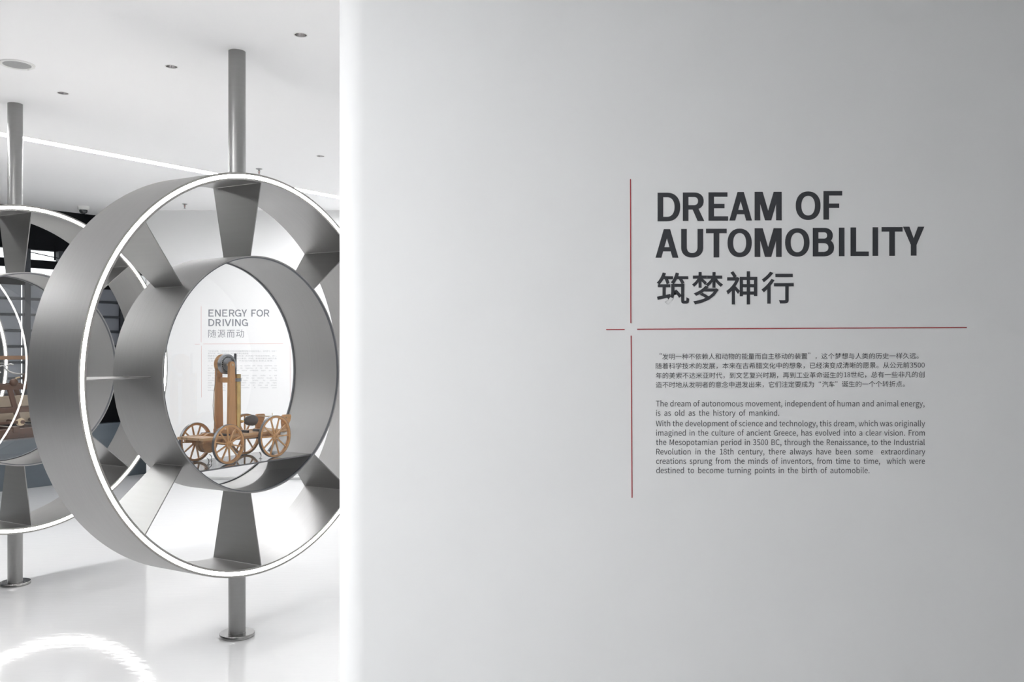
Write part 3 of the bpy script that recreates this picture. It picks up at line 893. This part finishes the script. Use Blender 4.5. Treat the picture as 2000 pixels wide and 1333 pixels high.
def px(u): return 1170 + u / 2.7397
def py(v): return 330 + v / 2.7397
yN = NW.y - 0.0006
hd = empty('wall_heading', 'large dark grey wall title DREAM OF AUTOMOBILITY on the near partition', 'sign', (0, 0, 0))
L1 = [('D', 313, 434, 128, 281), ('R', 448, 563, 127, 279.5), ('E', 585, 690, 126, 278), ('A', 697, 818, 124, 277), ('M', 832, 977, 123, 276), ('O', 1052, 1185, 121, 274), ('F', 1200, 1301, 119, 272)]
L2 = [('A', 302, 424, 323, 476), ('U', 439, 557, 322, 475), ('T', 572, 683, 321, 474), ('O', 687, 817, 320, 473), ('M', 832, 977, 318, 472), ('O', 995, 1126, 318, 470.5), ('B', 1143, 1257, 316, 469), ('I', 1283, 1313, 315, 468), ('L', 1345, 1443, 314, 467), ('I', 1463, 1493, 313, 466), ('T', 1511, 1624, 312, 466), ('Y', 1626, 1740, 310, 465)]
heading(NW, hd, [(c, px(a), px(b), py(t), py(v)) for c, a, b, t, v in L1 + L2], 0.198, 0.157, M['vinyl'], yN)
h2 = empty('wall_heading', 'four large dark grey Chinese characters below the near partition title', 'sign', (0, 0, 0))
cjk(NW, h2, [(c, px(a), px(b), py(t), py(v)) for c, a, b, t, v in [('\u7b51', 308, 482, 555, 726), ('\u68a6', 497, 663, 553, 726), ('\u795e', 681, 846, 548, 726), ('\u884c', 869, 1041, 551, 722)]], 0.012, M['vinyl'], yN)
rl = empty('red_cross_lines', 'thin red crossing lines framing the text on the near partition', 'sign', (0, 0, 0))
line_red(NW, rl, 1231.3, 350, 1232.0, 631.5, 1.9, M['red'])
line_red(NW, rl, 1232.6, 656, 1234.4, 973, 1.9, M['red'])
line_red(NW, rl, 1183.8, 644, 1220, 644, 1.9, M['red'])
line_red(NW, rl, 1244.5, 643.5, 1888, 640, 1.9, M['red'])
pc = empty('wall_paragraph', 'small grey Chinese paragraph on the near partition below the red line', 'sign', (0, 0, 0))
CN = [('\u201c', 1288, 1292.3, 691.6, 3.2),
      ('\u53d1\u660e\u4e00\u79cd\u4e0d\u4f9d\u8d56\u4eba\u548c\u52a8\u7269\u7684\u80fd\u91cf\u800c\u81ea\u4e3b\u79fb\u52a8\u7684\u88c5\u7f6e', 1293.3, 1576.5, 697.2, 0),
      ('\u201d', 1578.3, 1582.6, 690.8, 3.2), ('\uff0c', 1592.4, 1594.8, 700.2, 3.8),
      ('\u8fd9\u4e2a\u68a6\u60f3\u4e0e\u4eba\u7c7b\u7684\u5386\u53f2\u4e00\u6837\u4e45\u8fdc\u3002', 1604, 1794, 696.3, 0),
      ('\u968f\u7740\u79d1\u5b66\u6280\u672f\u7684\u53d1\u5c55\uff0c\u672c\u6765\u5728\u53e4\u5e0c\u814a\u6587\u5316\u4e2d\u7684\u60f3\u8c61\uff0c\u5df2\u7ecf\u6f14\u53d8\u6210\u6e05\u6670\u7684\u613f\u666f\u3002\u4ece\u516c\u5143\u524d', 1280.7, 1775.6, 715.6, 0),
      ('3500', 1777.0, 1805.8, 713.6, 9.6),
      ('\u5e74\u7684\u7f8e\u7d22\u4e0d\u8fbe\u7c73\u4e9a\u65f6\u4ee3\uff0c\u5230\u6587\u827a\u590d\u5174\u65f6\u671f\uff0c\u518d\u5230\u5de5\u4e1a\u9769\u547d\u8bde\u751f\u7684', 1280.7, 1645.2, 734.4, 0),
      ('18', 1648.6, 1660.3, 732.4, 9.6),
      ('\u4e16\u7eaa\uff0c\u603b\u6709\u4e00\u4e9b\u975e\u51e1\u7684\u521b', 1661.6, 1805.5, 732.6, 0),
      ('\u9020\u4e0d\u65f6\u5730\u4ece\u53d1\u660e\u8005\u7684\u610f\u5ff5\u4e2d\u8ff8\u53d1\u51fa\u6765\uff0c\u5b83\u4eec\u6ce8\u5b9a\u8981\u6210\u4e3a', 1280.9, 1589.6, 752.4, 0),
      ('\u201c', 1599.0, 1603.4, 747.0, 3.2), ('\u6c7d\u8f66', 1605.8, 1629.8, 751.2, 0), ('\u201d', 1631.2, 1635.5, 746.9, 3.2),
      ('\u8bde\u751f\u7684\u4e00\u4e2a\u4e2a\u8f6c\u6298\u70b9\u3002', 1644.3, 1767, 751.0, 0)]
pe = empty('wall_paragraph', 'small grey English paragraph of eight lines, lowest on the near partition', 'sign', (0, 0, 0))
EN = [('The dream of autonomous movement, independent of human and animal energy,', 1281, 1805.5, 794.3, 1),
      ('is as old as the history of mankind.', 1281.2, 1521.7, 812.6, 1),
      ('With the development of science and technology, this dream, which was originally', 1281, 1806.5, 833.3, 1),
      ('imagined in the culture of ancient Greece, has evolved into a clear vision. From', 1281.4, 1806, 851.5, 1),
      ('the Mesopotamian period in 3500 BC, through the Renaissance, to the Industrial', 1281.2, 1806, 869.9, 1),
      ('Revolution in the 18th century, there always have been some  extraordinary', 1281.6, 1806.8, 888.3, 1),
      ('creations sprung from the minds of inventors, from time to time,  which were', 1281.4, 1806.4, 906.7, 1),
      ('destined to become turning points in the birth of automobile.', 1281.6, 1698, 924.8, 1)]
FE = [('In the early days of automobile, any machine with driving capabilities was', 861), ('always tried on vehicles. By the beginning of the 20th century,', 892),
      ('the steam, electric motor, and internal combustion engine cars had', 921), ('been popular.', 952),
      ('With the inventions such as automatic starter, muffler, as well', 984), ('as the mass use of fossil fuels, the cost reduction brought by', 1014),
      ('assembly, internal combustion engine became the dominant', 1044), ('power unit used in the automobile industry, which was highly', 1074),
      ('dependent on oil. But the impact of oil crises and pressure', 1104), ('from environment, continuous competition for automotive power', 1134), ('energy is in sight.', 1166)]
latin_rows([q[0] for q in EN] + [q[0] for q in FE] + ['3500', '18'])
for body, a, b, vb, j in EN: line_en(NW, pe, body, a, b, vb, 11.0, M['vinyl_small'], yN)

for body, a, b, vc, hh in CN:
    if body in LATIN:
        line_en(NW, pc, body, a, b, vc + hh / 2, hh, M['vinyl_small'], yN, justify=False)
    elif hh:
        me, bb = text_mesh(body)
        place('text_line', me, M['vinyl_small'], pc, NW.X(a), NW.Zz(vc), (b - a) / NW.k / (bb[1] - bb[0]), hh / NW.k / (bb[3] - bb[2]), bb[0], (bb[2] + bb[3]) / 2, yN)
    else:
        line_cn(NW, pc, body, a, b, vc, 11.2, 0.0, M['vinyl_small'], yN, 0.0035)
# far wall
yF = FW.y - 0.0008
def qx(u): return 370 + u / 6.3474
def qy(v): return 580 + v / 6.3474
fh = empty('wall_heading', 'blue-grey wall title ENERGY FOR DRIVING on the far white wall', 'sign', (0, 0, 0))
F1 = [('E', 236, 301, 159, 246), ('N', 317, 388, 159, 246), ('E', 407, 472, 159, 246), ('R', 491, 560, 159, 246), ('G', 565, 643, 159, 246), ('Y', 645, 714, 159, 246), ('F', 768, 824, 159, 246), ('O', 832, 912, 159, 246), ('R', 924, 991, 159, 246)]
F2 = [('D', 236, 308, 277, 364), ('R', 325, 390, 277, 364), ('I', 411, 427, 277, 364), ('V', 436, 519, 277, 364), ('I', 530, 546, 277, 364), ('N', 566, 636, 277, 364), ('G', 650, 725, 277, 364)]
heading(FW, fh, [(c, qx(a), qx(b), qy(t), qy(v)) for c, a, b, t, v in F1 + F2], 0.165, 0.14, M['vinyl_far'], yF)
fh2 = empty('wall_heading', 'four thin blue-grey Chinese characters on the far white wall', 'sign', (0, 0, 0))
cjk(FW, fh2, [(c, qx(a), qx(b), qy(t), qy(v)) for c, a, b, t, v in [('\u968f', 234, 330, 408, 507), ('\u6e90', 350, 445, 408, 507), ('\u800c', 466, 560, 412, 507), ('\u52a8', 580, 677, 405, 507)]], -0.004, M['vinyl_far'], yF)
fr_ = empty('red_cross_lines', 'pale red crossing lines framing the text on the far wall', 'sign', (0, 0, 0))
line_red(FW, fr_, 393.0, 598.7, 393.0, 669, 0.55, M['red_far'])
line_red(FW, fr_, 393.3, 676, 393.6, 776.8, 0.55, M['red_far'])
line_red(FW, fr_, 380.6, 672.6, 390, 672.6, 0.55, M['red_far'])
line_red(FW, fr_, 396.8, 672.1, 553, 671.7, 0.55, M['red_far'])
fr2 = empty('red_cross_lines', 'second pair of pale red vertical lines on the far wall at the wheel edge', 'sign', (0, 0, 0))
line_red(FW, fr2, 566.8, 598.7, 566.8, 669, 0.55, M['red_far'])
line_red(FW, fr2, 566.9, 676, 567.1, 776.8, 0.55, M['red_far'])
fpc = empty('wall_paragraph', 'tiny pale Chinese paragraph on the far wall behind the cart tower', 'sign', (0, 0, 0))
FC = [('\u6c7d\u8f66\u8bde\u751f\u521d\u671f\uff0c\u51e1\u662f\u5177\u6709\u9a71\u52a8\u529f\u80fd\u7684\u673a\u68b0\u88c5\u7f6e\u90fd\u66fe\u5c1d\u8bd5\u5b89\u88c5\u5230\u8f66\u8f86\u4e0a\uff0c\u5f53\u65f6\u84b8\u6c7d\uff0c\u5f62\u6210\u4e86', 406, 540.5, 686.3),
      ('\u84b8\u6c7d\u6c7d\u8f66\uff0c\u7535\u52a8\u6c7d\u8f66\u548c\u5185\u71c3\u673a\u8f66\u4e09\u8db3\u9f0e\u7acb\u7684\u5c40\u9762\u3002', 406, 486.5, 691.0),
      ('\u968f\u7740\u81ea\u52a8\u542f\u52a8\u5668\u7684\u51fa\u73b0\uff0c\u4ee5\u53ca\u77f3\u6cb9\u71c3\u6599\u7684\u63a8\u5e7f\u548c\u6210\u672c\u7684\u964d\u4f4e\uff0c\u5185\u71c3', 406, 540.7, 695.7),
      ('\u673a\u6700\u7ec8\u6210\u4e3a\u4e86\u6c7d\u8f66\u6700\u4e3b\u8981\u7684\u52a8\u529b\u6765\u6e90\u3002\u7136\u800c\uff0c\u9ad8\u5ea6\u4f9d\u8d56\u77f3\u6cb9\u7684\u6c7d\u8f66', 406, 540.7, 700.6),
      ('\u5de5\u4e1a\u4e5f\u53d7\u5230\u73af\u5883\u7684\u538b\u529b\uff0c\u6c7d\u8f66\u52a8\u529b\u80fd\u6e90\u4ece\u672a\u505c\u6b62\u7ade\u4e89\u3002', 406, 534, 705.3)]
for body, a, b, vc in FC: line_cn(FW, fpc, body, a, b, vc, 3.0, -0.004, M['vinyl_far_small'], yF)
fpe = empty('wall_paragraph', 'tiny pale English paragraph on the far wall behind the cart tower', 'sign', (0, 0, 0))
for body, v in FE:
    short = len(body) < 25
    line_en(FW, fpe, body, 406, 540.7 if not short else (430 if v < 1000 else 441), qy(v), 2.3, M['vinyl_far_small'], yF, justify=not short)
